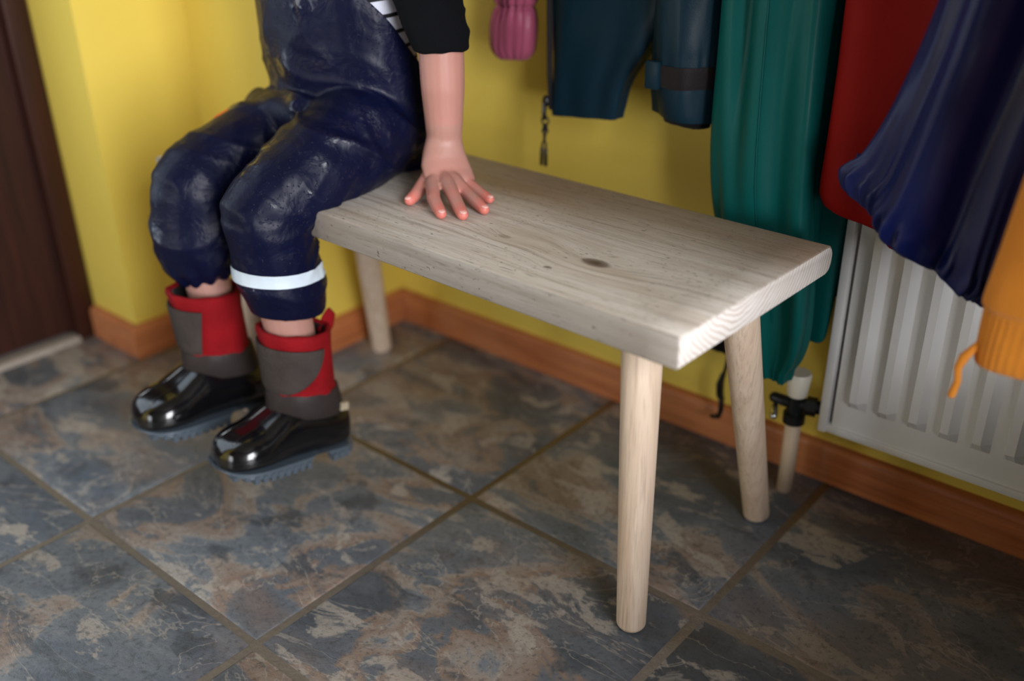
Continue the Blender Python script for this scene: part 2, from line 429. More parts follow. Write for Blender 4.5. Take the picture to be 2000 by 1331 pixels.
def window(name, lo, hi, ax):
    """frame with one mullion and two panes filling an opening"""
    mb = MB(); f = .045; other = 1-ax; c0 = lo[other]; c1 = hi[other]
    def bar(a, b, za, zb):
        l = [0, 0, za]; h = [0, 0, zb]; l[ax] = a; h[ax] = b; l[other] = c0; h[other] = c1; mb.box(l, h)
    a0, a1, z0, z1 = lo[ax], hi[ax], lo[2], hi[2]; am = (a0+a1)/2
    bar(a0, a0+f, z0, z1); bar(a1-f, a1, z0, z1); bar(a0+f, a1-f, z0, z0+f); bar(a0+f, a1-f, z1-f, z1); bar(am-.02, am+.02, z0+f, z1-f)
    w = tag(mb.build(name, 'window_frame_paint', sharp=30), kind='structure')
    for a, b in ((a0+f, am-.02), (am+.02, a1-f)):
        l = [0, 0, z0+f]; h = [0, 0, z1-f]; l[ax] = a; h[ax] = b; m = (c0+c1)/2; l[other] = m-.003; h[other] = m+.003
        MB().box(l, h).build('pane', 'glass', w)
window('window_1', (X1+.03, -1.13, .19), (X1+.08, -.19, 1.73), 1)

window('window_2', (-.45, Y0-.08, .06), (.35, Y0-.03, .98), 0)

# skirting boards: rounded-top profile swept along the wall foot
def skirting(name, path, mat, H=.054, TH=.0125):
    prof = [(0, 0), (TH, 0), (TH, H-.009), (TH-.0012, H-.004), (TH-.0045, H-.0008), (TH-.008, H), (0, H)]
    n = len(path); R = []
    for i, (x, y) in enumerate(path):
        def nrm(a, b):
            dx, dy = b[0]-a[0], b[1]-a[1]; L = math.hypot(dx, dy); return Vector((dy/L, -dx/L))
        n0 = nrm(path[i-1], path[i]) if i else None; n1 = nrm(path[i], path[i+1]) if i < n-1 else None
        if n0 is None: m = n1
        elif n1 is None: m = n0
        else: m = (n0+n1)/(1+n0.dot(n1))
        R.append([(x+m.x*t, y+m.y*t, z) for t, z in prof])
    mb = MB().loft(R); return tag(mb.build(name, mat, sharp=35), kind='structure')
skirting('baseboard_back', [(PX2, Y1), (X1, Y1)], 'skirting')
skirting('baseboard_left', [(X0+.014, PY1), (PX1, PY1), (PX1, PY2), (PX2, PY2), (PX2, Y1-.0005)], 'skirting_y')

# street door: dark wooden casing, stile-and-rail leaf with a glazed upper half, threshold bar
GY0, GY1, GZ0, GZ1 = DY0+.10, DY1-.155, .26, DZ-.12      # glazed part of the leaf
door = MB().box((X0-.055, DY0, .012), (X0-.012, DY1, GZ0)).box((X0-.055, DY0, GZ0), (X0-.012, GY0, DZ)).box((X0-.055, GY1, GZ0), (X0-.012, DY1, DZ)).box((X0-.055, GY0, GZ1), (X0-.012, GY1, DZ)).build('door_1', 'door_wood', sharp=30)
tag(door, kind='structure')
MB().box((X0-.036, GY0, GZ0), (X0-.030, GY1, GZ1)).build('pane', 'glass', door)
hd = MB().tube([(X0-.012, DY0+.05, 1.0), (X0+.035, DY0+.05, 1.0), (X0+.04, DY0+.06, 1.0), (X0+.04, DY0+.15, 1.0)], .008, 10).build('handle', 'chrome', door)
tr = MB().box((X0-.06, DY1, 0), (X0+.012, PY1-.001, DZ+.05), .003).box((X0-.06, DY0-.045, 0), (X0+.012, DY0, DZ+.05), .003).box((X0-.06, DY0, DZ), (X0+.012, DY1, DZ+.05), .003).build('trim_1', 'door_wood', sharp=30)
tag(tr, kind='structure')
tag(MB().box((X0-.012, DY0, -.001), (X0+.018, DY1, .010), .003).build('trim_2', 'grout', sharp=30), kind='structure')

# ------------------------------------------------------------------ bench
BX, BY, BYAW, BW, BZ0, BZ1, BL = .6818, .2210, -.0294, .2779, .3486, .3800, .812
bench = empty('bench', (BX, BY, 0), BYAW, 'weathered grey plank bench on four pale tapered round legs', 'bench')
def rounded_profile():
    P = []
    def arc(cy, cz, r, a0, a1, k):
        for i in range(k+1):
            a = math.radians(a0+(a1-a0)*i/k); P.append((cy+r*math.cos(a), cz+r*math.sin(a)))
    arc(.002, BZ0+.002, .002, 180, 270, 2); arc(BW-.012, BZ0+.012, .012, 270, 360, 6)
    arc(BW-.012, BZ1-.012, .012, 0, 90, 6); arc(.0045, BZ1-.0045, .0045, 90, 180, 4)
    return P
prof = rounded_profile(); cy, cz = BW/2, (BZ0+BZ1)/2
def inset(P, e): return [(y+(e if y < cy else -e), z+(e if z < cz else -e)) for y, z in P]
xs = [(-BL, .0016), (-BL+.0016, 0)]+[(-BL+.0016+(BL-.0032)*k/24, 0) for k in range(1, 24)]+[(-.0016, 0), (0, .0016)]
R = [[(x, y, z) for y, z in inset(prof, e)] for x, e in xs]
mb = MB().loft(R)
board = add('seat_board', mb.V, mb.F, ['board_wood', 'board_end'], bench, local=True, sharp=50)
for f in board.data.polygons[-2:]: f.material_index = 1
board['label'] = 'grey weathered plank with a knot and pale sawn end'
for (tx, ty), (fx, fy) in (((-.080, .066), (-.064, .048)), ((-.064, .205), (-.0605, .302)), ((-.668, .212), (-.748, .300)), ((-.690, .066), (-.752, .050))):
    pts = []; rad = []
    for k in range(9):
        t = k/8; pts.append((fx+(tx-fx)*t, fy+(ty-fy)*t, .0062+(BZ0+.001-.0062)*t)); rad.append(.0156+(.0203-.0156)*t)
    a = Vector(pts[0])
    pts = [tuple(a+Vector((0, 0, -.006))), tuple(a+Vector((0, 0, -.0044))), tuple(a+Vector((0, 0, -.0015)))]+pts
    rad = [rad[0]-.0045, rad[0]-.0022, rad[0]-.0004]+rad
    MB().loft(tube_rings(pts, rad, 28, (1, 0, 0), False)).build('leg', 'leg_wood', bench, local=True, sharp=60)

# ------------------------------------------------------------------ radiator with valve and pipe
RX0, RX1, RZ0, RZ1, RY = .664, 1.05, .106, .52, .602
rad_o = empty('radiator', (RX0, RY, 0), 0, 'white ribbed steel panel radiator on the yellow wall', 'radiator')
per = .0345; xs = [RX0+.013]; ys = [0.]
k = 0; x = RX0+.030
while x + per < RX1-.01:
    for dx, dyy in ((0, 0), (.0030, -.0105), (.0120, -.0105), (.0205, 0)): xs.append(x+dx); ys.append(dyy)
    x += per
xs.append(RX1); ys.append(0)
ZB = .150
R = [[(a, RY, RZ0+.006) for a in xs], [(a, RY, ZB-.006) for a in xs], [(a, RY+b, ZB+.006) for a, b in zip(xs, ys)], [(a, RY+b, RZ1-.045) for a, b in zip(xs, ys)], [(a, RY, RZ1-.03) for a in xs], [(a, RY, RZ1) for a in xs], [(a, RY+.03, RZ1) for a in xs]]
MB().loft(R, False, False, closed=False).build('panel', 'radiator_paint', rad_o, sharp=12)
MB().box((RX0-.002, RY-.006, RZ0-.004), (RX0+.0085, RY+.048, RZ1+.004), .002).build('side_cover', 'radiator_paint', rad_o, sharp=40)
MB().box((RX0+.008, RY+.006, RZ0+.004), (RX0+.014, RY+.04, RZ1)).build('gap_shade_strip', 'radiator_gap_shade', rad_o)  # filler strip, the gap's shade put into its grey
MB().box((RX0+.004, RY-.004, RZ0-.003), (RX1, RY+.046, RZ0+.0065), .0015).build('bottom_rail', 'radiator_paint', rad_o, sharp=40)
MB().box((RX0+.0085, RY+.030, RZ0+.006), (RX1, RY+.048, RZ1), .002).build('back_panel', 'radiator_paint', rad_o, sharp=40)
for bx in (.74, .95): MB().box((bx, RY+.046, .2), (bx+.03, Y1+.002, .42)).build('bracket', 'radiator_paint', rad_o)
PXX, PYY = .6300, .6005
MB().tube([(PXX, PYY, -.002), (PXX, PYY, .104)], .0098, 20, round_end=False).build('pipe', 'pipe_paint', rad_o)
vb = MB().tube([(PXX, PYY, .100), (PXX, PYY, .113)], .0135, 16, round_end=False).tube([(PXX, PYY, .112), (PXX, PYY, .140)], .0095, 16, round_end=False)
vb.tube([(PXX, PYY, .126), (PXX+.036, PYY+.01, .126)], .0085, 14, round_end=False).tube([(PXX+.012, PYY+.003, .126), (PXX+.024, PYY+.006, .126)], .0118, 6, round_end=False)
vb.tube([(PXX, PYY, .124), (PXX-.026, PYY-.004, .127)], .007, 12)
valve = vb.build('valve', 'valve_metal', rad_o, sharp=40)
MB().loft(tube_rings([(PXX, PYY, .138), (PXX, PYY, .141), (PXX, PYY, .166), (PXX, PYY, .169)], [.0115, .0125, .0152, .0135], 18, round_end=False)).build('valve_cap', 'valve_cap', valve, sharp=50)
MB().tube([(PXX-.022, PYY-.010, .118), (PXX-.017, PYY-.022, .112)], .0045, 10).build('drain_tap', 'chrome', valve)

# ------------------------------------------------------------------ the child
def rest_on_bench(me):
    """press cloth and skin back to the faces of the seat board they touch (world coords)"""
    c, s = math.cos(BYAW), math.sin(BYAW)
    for v in me.vertices:
        dx, dy = v.co.x-BX, v.co.y-BY; lx, ly = dx*c+dy*s, -dx*s+dy*c; z = v.co.z
        if not (-BL < lx < 0 and -.0005 < ly < BW and BZ0-.0005 < z < BZ1+.0003): continue
        d = ((BZ1+.0004-z), (ly+.0009), (z-BZ0+.0008)); k = d.index(min(d))
        if k == 0: v.co.z = BZ1+.0004
        elif k == 2: v.co.z = BZ0-.0008
        else: v.co.x += s*d[1]; v.co.y -= c*d[1]
    me.update()
child = empty('person', (.09, .39, .38), 0, 'small child in wet navy rain dungarees and snow boots sitting on the bench', 'person')
PO = ORG[child]
LK, RK = (.152, .208, .376), (.020, .207, .382)       # knees
# --- skin: one continuous body
b = MB()
b.tube([(.088, .405, .445), (.088, .395, .52), (.089, .388, .60), (.09, .386, .68)], [(.080, .052), (.085, .055), (.090, .055), (.060, .040)], 24, ref=(0, 1, 0))
b.tube([(.09, .385, .68), (.09, .378, .76)], [.036, .033], 18)
# left arm and hand (leaning on the bench)
b.tube([(.165, .388, .695), (.205, .388, .665), (.248, .385, .590), (.268, .381, .545), (.268, .381, .50), (.2655, .383, .458), (.262, .386, .437)],
       [.034, .034, .029, .0255, .0245, .0215, .0200], 18)
def slab(rows, n=20):
    R = []
    for i, (c, w, hw, ht) in enumerate(rows):
        c = Vector(c); w = Vector(w).normalized()
        t = (Vector(rows[min(i+1, len(rows)-1)][0])-Vector(rows[max(i-1, 0)][0])).normalized(); w = (w-t*w.dot(t)).normalized(); h = t.cross(w)
        R.append([tuple(c+w*hw*math.cos(2*math.pi*k/n)+h*ht*math.sin(2*math.pi*k/n)) for k in range(n)])
    b.loft(R)
slab([((.2640, .3850, .450), (.7, .7, 0), .0200, .0190), ((.2640, .3835, .440), (.7, .7, 0), .0205, .0185), ((.2680, .3780, .427), (.6, .8, 0), .0240, .0165), ((.2755, .3715, .4150), (.45, .9, 0), .0285, .0135),
      ((.2850, .3670, .4060), (.3, .95, 0), .0305, .0100), ((.2925, .3630, .4000), (.3, .95, 0), .0300, .0080), ((.2960, .3615, .3970), (.3, .95, 0), .026, .005)])
fing = [[(.2800, .3480, .404), (.2850, .3395, .402), (.3080, .3185, .3945), (.3200, .3115, .390), (.3320, .3050, .3862)],
        [(.2880, .3560, .405), (.2995, .3490, .403), (.3240, .3340, .3955), (.3390, .3250, .390), (.3525, .3170, .3862)],
        [(.2885, .3640, .405), (.3005, .3620, .402), (.3210, .3570, .3945), (.3410, .3500, .390), (.3590, .3440, .3862)],
        [(.2820, .3760, .404), (.2910, .3800, .399), (.3108, .3800, .3920), (.3260, .3775, .388), (.3400, .3745, .3858)],
        [(.2640, .3660, .408), (.2660, .3520, .402), (.2700, .3360, .3945), (.2735, .3240, .390), (.2744, .3140, .3868)]]
frad = [.0076, .0079, .0076, .0067, .0079]
for P, r in zip(fing, frad):
    b.tube(P, [r*1.05, r*1.08, r*1.0, r*.95, r*.84], 12)
# right arm, hand on the bench on the far side
b.tube([(.012, .388, .695), (-.022, .395, .665), (-.048, .425, .590), (-.052, .435, .545), (-.064, .428, .46), (-.070, .424, .425)], [.034, .033, .029, .0255, .0225, .0195], 18)
b.tube([(-.070, .424, .425), (-.074, .412, .408), (-.078, .395, .400)], [(.021, .017), (.025, .014), (.026, .0095)], 16)
for k, (dx, L) in enumerate(((.018, .040), (.006, .045), (-.007, .042), (-.019, .034))):
    b.tube([(-.078+dx*.8, .400, .400), (-.078+dx*1.2, .385, .397), (-.078+dx*1.6, .395-L*.7, .391), (-.078+dx*1.9, .395-L, .3865)], [.0072, .0072, .0068, .0058], 10)
b.tube([(-.058, .412, .405), (-.046, .398, .394), (-.042, .386, .388)], [.008, .0074, .0062], 10)
# legs
b.tube([(.128, .410, .436), (.152, .300, .420), LK, (.151, .216, .30), (.150, .219, .25), (.150, .224, .20), (.150, .226, .13)], [.036, .036, .036, .032, .0300, .0285, .025], 20)
b.tube([(.052, .410, .432), (.030, .300, .415), RK, (.020, .202, .32), (.021, .200, .27), (.022, .203, .22), (.022, .205, .15)], [.036, .034, .036, .032, .0280, .0265, .024], 20)
# head with face relief
HC = Vector((.085, .368, .845))
b.ball(HC, (.066, .076, .084), 28, 20); b.ball(HC+Vector((0, -.022, -.045)), (.050, .052, .044), 20, 14)
b.ball(HC+Vector((0, -.078, -.014)), (.010, .011, .010), 12, 8)
for s in (-1, 1):
    b.ball(HC+Vector((.067*s, .006, -.006)), (.010, .018, .024), 12, 8)
    b.ball(HC+Vector((.030*s, -.046, -.030)), (.021, .018, .019), 14, 10)
body_me = fuse(b, .0018, 5, .5)
rest_on_bench(body_me)
ca = body_me.color_attributes.new('flush', 'FLOAT_COLOR', 'POINT')
tips = [Vector(P[-1]) for P in fing]; mids = [Vector(P[2]) for P in fing]; PA = Vector((.285, .36, .40))
for i, v in enumerate(body_me.vertices):
    f = 0.
    if v.co.z < .46 and v.co.x > .22:
        dt = min((v.co-t).length for t in tips); dm = min((v.co-t).length for t in mids)
        f = max(.85*math.exp(-(dt/.014)**2), .42*math.exp(-(dm/.013)**2), .18*math.exp(-((v.co-PA).length/.03)**2))
    elif v.co.x > .2: f = .10+.12*noise.noise(v.co*22)
    ca.data[i].color = (max(0, f), 0, 0, 1)
shift(body_me, PO); body = link('body', body_me, 'skin', child, PO)
body['label'] = 'bare forearm, hand and calves'
for P, r in zip(fing, frad):     # fingernails
    a, c = Vector(P[-2]), Vector(P[-1]); t = (c-a).normalized(); up = Vector((0, 0, 1)); up = (up-t*up.dot(t)).normalized()
    s = t.cross(up); ctr = c+up*(r*.62)+t*.0008; Rg = []
    for q, zz in ((1., -.0006), (.9, .0006), (.5, .0011)):
        Rg.append([tuple(ctr+t*(r*.62*q*math.cos(k*math.pi/6))+s*(r*.55*q*math.sin(k*math.pi/6))+up*(zz-.0007*math.sin(k*math.pi/6)**2*q)) for k in range(12)])
    MB().loft(Rg).build('fingernail', 'nail', body)
# face details and hair (above the frame)
for s in (-1, 1):
    e = MB().ball(HC+Vector((.026*s, -.0600, .004)), (.0115, .0095, .0070), 16, 12).build('eye', 'eye_white', body)
    MB().ball(HC+Vector((.026*s, -.0672, .004)), (.0055, .0035, .0055), 12, 8).build('iris', 'eye_iris', e)
    MB().tube([HC+Vector((.014*s, -.0690, .0185)), HC+Vector((.026*s, -.0670, .0215)), HC+Vector((.038*s, -.0600, .0185))], [.0016, .0022, .0014], 8).build('eyebrow', 'hair', body)
MB().tube([HC+Vector((-.017, -.071, -.047)), HC+Vector((-.008, -.0755, -.045)), HC+Vector((.008, -.0755, -.045)), HC+Vector((.017, -.071, -.047))], [.003, .0045, .0045, .003], 10).build('mouth', 'lips', body)
hb = MB(); hb.ball(HC+Vector((0, .014, .014)), (.073, .078, .082), 26, 18)
hm = fuse(hb, .004, 2); displace(hm, lambda c, n: .004*noise.noise(Vector((c.x*60, c.y*60, c.z*14))))
bm = bmesh.new(); bm.from_mesh(hm)
bmesh.ops.bisect_plane(bm, geom=bm.verts[:]+bm.edges[:]+bm.faces[:], plane_co=HC+Vector((0, -.030, .030)), plane_no=(0, -.72, -.69), clear_outer=True)
bm.to_mesh(hm); bm.free(); shift(hm, PO); link('hair', hm, 'hair', child, PO)

# --- shirt: striped body and black sleeves
s_ = MB().tube([(.088, .400, .46), (.088, .392, .53), (.089, .386, .60), (.09, .385, .665), (.09, .385, .70)], [(.105, .072), (.108, .073), (.110, .073), (.100, .063), (.055, .045)], 28, ref=(0, 1, 0))
sm = fuse(s_, .004, 3); displace(sm, lambda c, n: .002*noise.noise(c*28)); shift(sm, PO); link('shirt', sm, 'shirt_stripes', child, PO)
def sleeve(path, rad):
    mm = MB().loft(tube_rings(spline([p+(r,) for p, r in zip(path, rad)], 5)[:, :3].tolist(), spline([(r,) for r in rad], 5)[:, 0].tolist(), 26, (0, 1, 0), False))
    me = fuse(mm, .0028, 2)
    displace(me, lambda c, n: .0028*ridged(Vector((c.x*18+c.z*30, c.y*22, c.z*34)))+.0012*noise.noise(c*70)); shift(me, PO)
    return link('sleeve', me, 'shirt_black', child, PO)
sleeve([(.130, .386, .690), (.180, .388, .680), (.222, .388, .635), (.252, .385, .580), (.268, .381, .553), (.2700, .3805, .5415)], [.046, .046, .040, .0345, .0305, .0295])
sleeve([(.050, .386, .690), (0, .390, .680), (-.034, .405, .635), (-.048, .425, .590), (-.052, .432, .556)], [.046, .046, .040, .034, .030])

# --- rain dungarees
tz = MB()
tz.tube([(.088, .414, .432), (.089, .402, .475), (.089, .392, .53), (.089, .384, .59), (.09, .382, .655)], [(.126, .082), (.126, .084), (.120, .082), (.114, .080), (.105, .072)], 30, ref=(0, 1, 0))
tz.tube([(-.012, .330, .447), (.04, .316, .452), (.10, .316, .455), (.16, .332, .450), (.198, .365, .440)], [.020, .024, .026, .026, .022], 18)
tz.ball((.090, .355, .425), (.060, .050, .045), 20, 12)
tz.tube([(.142, .405, .437), (.163, .335, .431), (.163, .270, .412), LK], [.064, .062, .056, .051], 22)
tz.tube([LK, (.152, .213, .33), (.151, .219, .285), (.150, .222, .262), (.150, .221, .250)], [.051, .0500, .0480, .0455, .0425], 22, round_end=False)
tz.tube([(.050, .405, .432), (.034, .330, .422), (.025, .265, .409), RK], [.056, .049, .048, .052], 22)
tz.tube([RK, (.018, .205, .335), (.018, .202, .300), (.020, .200, .277), (.021, .201, .264)], [.052, .0565, .053, .043, .033], 22, round_end=False)
tm = fuse(tz, .0029, 6, .5)
def crease(v): return max(0., 1-2.6*abs(noise.noise(v)))**1.6      # sharp-crested fold
def folds(c, n):
    x, y, z = c
    w = noise.noise_vector(c*11)
    h = .0018*noise.noise(c*20)
    lap = math.exp(-((z-.452)/.045)**2)*math.exp(-((y-.340)/.075)**2)
    # long creases fanning from the lap over the hips
    h += (.0070*lap+.0006)*(crease(Vector((x*6+w.x*.4, (y*.8+z*1.1)*26+w.y*.5, 1.3)))-.35)
    kn = math.exp(-((y-.262)/.035)**2)*math.exp(-((z-.355)/.06)**2)
    h += .0065*kn*(crease(Vector((x*5, (y-z)*26+w.z*.4, 4.1)))-.35)
    th = math.exp(-((y-.27)/.06)**2)/(1+math.exp(-(z-.385)/.01))
    h += .0042*th*(crease(Vector((x*13+y*6, y*15+w.x*.5, z*8)))-.3)
    sh = 1/(1+math.exp((z-.352)/.012))
    h += .0050*sh*(crease(Vector((x*9+z*11, y*9-z*9, z*7)))-.3)
    if x < .085 and z < .300:       # elastic gathers of the far trouser leg
        a = math.atan2(y-.2, x-.02); h += .0022*max(0, min(1, (.300-z)/.03))*math.sin(a*11+w.x*2)
    up = 1/(1+math.exp(-(z-.485)/.012))
    h += .0048*up*(crease(Vector((x*6+z*6, y*7, z*6-x*5)))-.3)
    return h
displace(tm, folds)
rest_on_bench(tm)
bm = bmesh.new(); bm.from_mesh(tm)
bmesh.ops.bisect_plane(bm, geom=bm.verts[:]+bm.edges[:]+bm.faces[:], plane_co=(.19, .347, .589), plane_no=(0, .78, .62), clear_outer=True)
bm.to_mesh(tm)
# reflective tape: the slab of trouser surface round the near shin
bmb = bm.copy(); gg = lambda: bmb.verts[:]+bmb.edges[:]+bmb.faces[:]
for co, no in (((.15, .22, .2955), (.0, -.10, -1)), ((.15, .22, .3115), (.0, .10, 1)), ((.090, 0, 0), (-1, 0, 0)), ((0, .29, 0), (0, 1, 0))):
    bmesh.ops.bisect_plane(bmb, geom=gg(), plane_co=co, plane_no=no, clear_outer=True)
bmb.normal_update()
for v in bmb.verts: v.co += v.normal*.0011
band = bpy.data.meshes.new('band'); bmb.to_mesh(band); bmb.free(); bm.free()
shift(tm, PO); dung = link('rain_dungarees', tm, 'navy_rain', child, PO); dung['label'] = 'wet shiny navy rain dungarees'
sd = dung.modifiers.new('thick', 'SOLIDIFY'); sd.thickness = .0022; sd.offset = -1
shift(band, PO); tp = link('reflective_tape', band, 'reflective', dung, PO); tp['label'] = 'silver reflective tape round the shin'
for sx in (-1, 1):     # shoulder straps
    MB().loft(tube_rings([(.09+.060*sx, .312, .625), (.09+.062*sx, .318, .675), (.09+.060*sx, .350, .722), (.09+.056*sx, .400, .728), (.09+.045*sx, .445, .690), (.09+.03*sx, .462, .60), (.09+.02*sx, .474, .47)], [(.013, .002)]*7, 8, (1, 0, 0), False)).build('shoulder_strap', 'navy_rain', dung)
MB().tube([(.006, .258, .448), (.012, .272, .4535), (.020, .288, .4575)], [(.005, .004), (.006, .005), (.005, .004)], 10).build('hip_tab', 'orange_trim', dung)

# --- snow boots (local: t forward, s sideways, h up)
def boot(org, pitch, yaw, side):
    o = Vector(org)
    fw = Vector((math.sin(yaw)*1., -math.cos(yaw), 0)); lat = Vector((math.cos(yaw), math.sin(yaw), 0))
    fwd = fw*math.cos(pitch)+Vector((0, 0, 1))*math.sin(pitch); up = -fw*math.sin(pitch)+Vector((0, 0, 1))*math.cos(pitch)
    L = lambda t, s, h: tuple(o+fwd*t+lat*s+up*h)
    lx = side      # outer side sign
    prof = spline([(-.054, .012, .040), (-.050, .024, .056), (-.040, .033, .064), (-.018, .0375, .070), (.010, .0385, .076), (.038, .0395, .078), (.060, .0410, .067), (.078, .0420, .056), (.098, .0400, .050), (.113, .0325, .043), (.121, .022, .036), (.1255, .007, .026)], 3)
    N = 26; H0 = .009
    def sect(t, w, h, g=0.):
        P = []
        for k in range(N):
            a = 2*math.pi*k/N; c, s = math.cos(a), math.sin(a)
            e = .72
            ss = math.copysign(abs(c)**e, c)*(w+g); hh = (math.copysign(abs(s)**.8, s))
            z = H0+(h-H0)*(.32+.68*hh) if hh > 0 else H0+(h-H0)*.32*(1+hh)
            P.append(L(t, ss, z+(g if hh > 0 else 0)))
        return P
    part = MB().loft([sect(*q) for q in prof])
    shell = part.build('boot', 'boot_rubber', child); 
    shell['label'] = 'black rubber snow boot with red fabric shaft'
    # welt line and toe seams
    for sx in (-.012, .012):
        pts = []
        for t in np.linspace(.050, .112, 9):
            i = np.argmin(abs(prof[:, 0]-t)); h = np.interp(t, prof[:, 0], prof[:, 2]); w = np.interp(t, prof[:, 0], prof[:, 1])
            sl = sx*(.6+.4*(t-.05)/.06)*1.2; cc = min(.99, (abs(sl)/w)**(1/.72)); hh = math.sqrt(1-cc*cc)**.8
            pts.append(L(t, sl, H0+(h-H0)*(.32+.68*hh)+.0002))
        MB().tube(pts, .0012, 8).build('toe_seam', 'boot_rubber', shell)
    # cleated sole
    so = MB(); so.loft([[L(t, s, h) for s, h in [(w*1.05*math.copysign(abs(math.cos(a))**.7, math.cos(a)), .0125 if math.sin(a) > 0 else bt*.8+.0035) for a in [math.pi*(2*k+1)/20 for k in range(20)]]]
        for t, w, bt in spline([(-.057, .014, .004), (-.053, .026, -.002), (-.040, .034, -.004), (-.018, .036, -.003), (-.008, .036, .010), (.012, .037, .011), (.022, .039, .000), (.05, .041, -.002), (.08, .0425, -.001), (.103, .039, .002), (.118, .028, .006), (.129, .010, .011)], 3)])
    for t in list(np.arange(-.049, -.015, .0105))+list(np.arange(.022, .118, .0105)):
        w = np.interp(t, prof[:, 0], prof[:, 1])
        for sx in (-1, 1):
            c = [L(t+dt, sx*(w*1.04+ds), hh) for hh in (-.0015 if t < .1 else .003, .008) for dt, ds in ((-.003, -.012), (.003, -.012), (.003, .002), (-.003, .002))]
            so.put(c, [(3, 2, 1, 0), (4, 5, 6, 7), (0, 1, 5, 4), (1, 2, 6, 5), (2, 3, 7, 6), (3, 0, 4, 7)])
    so.build('sole', 'sole_rubber', shell, sharp=40)
    # leather band, red shaft, lining
    C = lambda h: .002+.024*min(1.1, max(0, (h-.05)/.12))
    def ring(h, rt, rs, n=40, wob=0., ph=0., skew=0.):
        P = []
        for k in range(n):
            a = 2*math.pi*k/n; q = 1+wob*math.sin(a*9+ph)+wob*.7*math.sin(a*5-2*ph)
            P.append(L(C(h)+rt*q*math.cos(a), rs*q*math.sin(a), h+skew*math.cos(a)))
        return P
    MB().loft([ring(.060, .0500, .0365, skew=.004), ring(.068, .0500, .0400, skew=.002), ring(.080, .0480, .0405, skew=.0), ring(.092, .0455, .0400, skew=-.002), ring(.0945, .0430, .0385)], False, False).build('ankle_band', 'boot_leather', shell)
    hs = [(.088, .0410, .0375, .010), (.094, .0425, .0385, .028), (.099, .0405, .0375, .022), (.105, .0420, .0385, .012), (.125, .0420, .0395, .005), (.150, .0425, .0410, .006), (.160, .0440, .0420, .012), (.168, .0450, .0430, .02), (.173, .0435, .0415, .03), (.174, .0405, .0385, .03), (.170, .0375, .0360, .02)]
    Rg = [ring(h, a, c, 60, w, 40*h) for h, a, c, w in hs]
    MB().loft(Rg, False, False).build('shaft', 'boot_red', shell)
    MB().loft([ring(.1705, .0378, .0363, 40), ring(.15, .0372, .0358, 40), ring(.12, .036, .035, 40)], False, True).build('lining', 'boot_lining', shell)
    MB().tube([L(-.016, 0, .158), L(-.022, 0, .168), L(-.0235, 0, .178), L(-.018, 0, .182)], [(.010, .0022)]*4, 10, ref=tuple(lat)).build('pull_loop', 'boot_red', shell)
    # broad hook-and-loop strap over the instep, rounded free end on the outer side
    rows = 14; cols = 34; outer = []; inner = []
    for i in range(rows+1):
        v = i/rows; h = .100+.056*v; oo = []; ii = []
        a0 = -.95+.25*(1-v)                                        # fixed end on the inner side
        a1 = 1.05+.85*math.sqrt(max(0, 1-(abs(v-.70)/.72)**2.2))-.55*(1-v)   # free end
        for j in range(cols+1):
            a = a0+(a1-a0)*j/cols; hh = h-.010*(1-v)*math.cos(a)*.4
            for g, lst in ((.0050, oo), (.0016, ii)):
                tp_ = np.interp(h, [.09, .15, .165], [.0425, .0428, .044])+g; sp = np.interp(h, [.09, .15, .165], [.0388, .0412, .042])+g
                edge = .6 if g > .003 and (i in (0, rows) or j in (0, cols)) else 1.
                lst.append(L(C(h)+tp_*math.cos(a)-(0 if edge == 1 else .0012*math.cos(a)), lx*sp*math.sin(a)-(0 if edge == 1 else lx*.0012*math.sin(a)), hh))
        outer.append(oo); inner.append(ii)
    V = [p for r in outer for p in r]+[p for r in inner for p in r]; n = cols+1; Q = (rows+1)*n; F = []
    for i in range(rows):
        for j in range(cols):
            a = i*n+j; F.append((a, a+1, a+n+1, a+n)); F.append((Q+a, Q+a+n, Q+a+n+1, Q+a+1))
    for j in range(cols): F.append((j, Q+j, Q+j+1, j+1)); a = rows*n+j; F.append((a, a+1, Q+a+1, Q+a))
    for i in range(rows): a = i*n; F.append((a, a+n, Q+a+n, Q+a)); a = i*n+cols; F.append((a, Q+a, Q+a+n, a+n))
    add('strap', V, F, 'boot_strap', shell, sharp=60)
    pts = [L(-.050+.0*k, lx*.0315, .066) for k in range(1)]
    MB().loft([[L(-.043+.016*u, lx*(.0245+.0065*u+.0014), .058+.010*vv+.004*u) for u in (0, .5, 1)]+[L(-.043+.016*u, lx*(.0205+.0065*u), .058+.010*vv+.004*u) for u in (1, .5, 0)] for vv in (0, .5, 1)]).build('heel_patch', 'heel_mark', shell, sharp=50)
    return shell
boot((.150, .2235, .0505), math.radians(10), math.radians(-6), 1)
boot((.021, .1985, .0765), math.radians(7), math.radians(-4), -1)

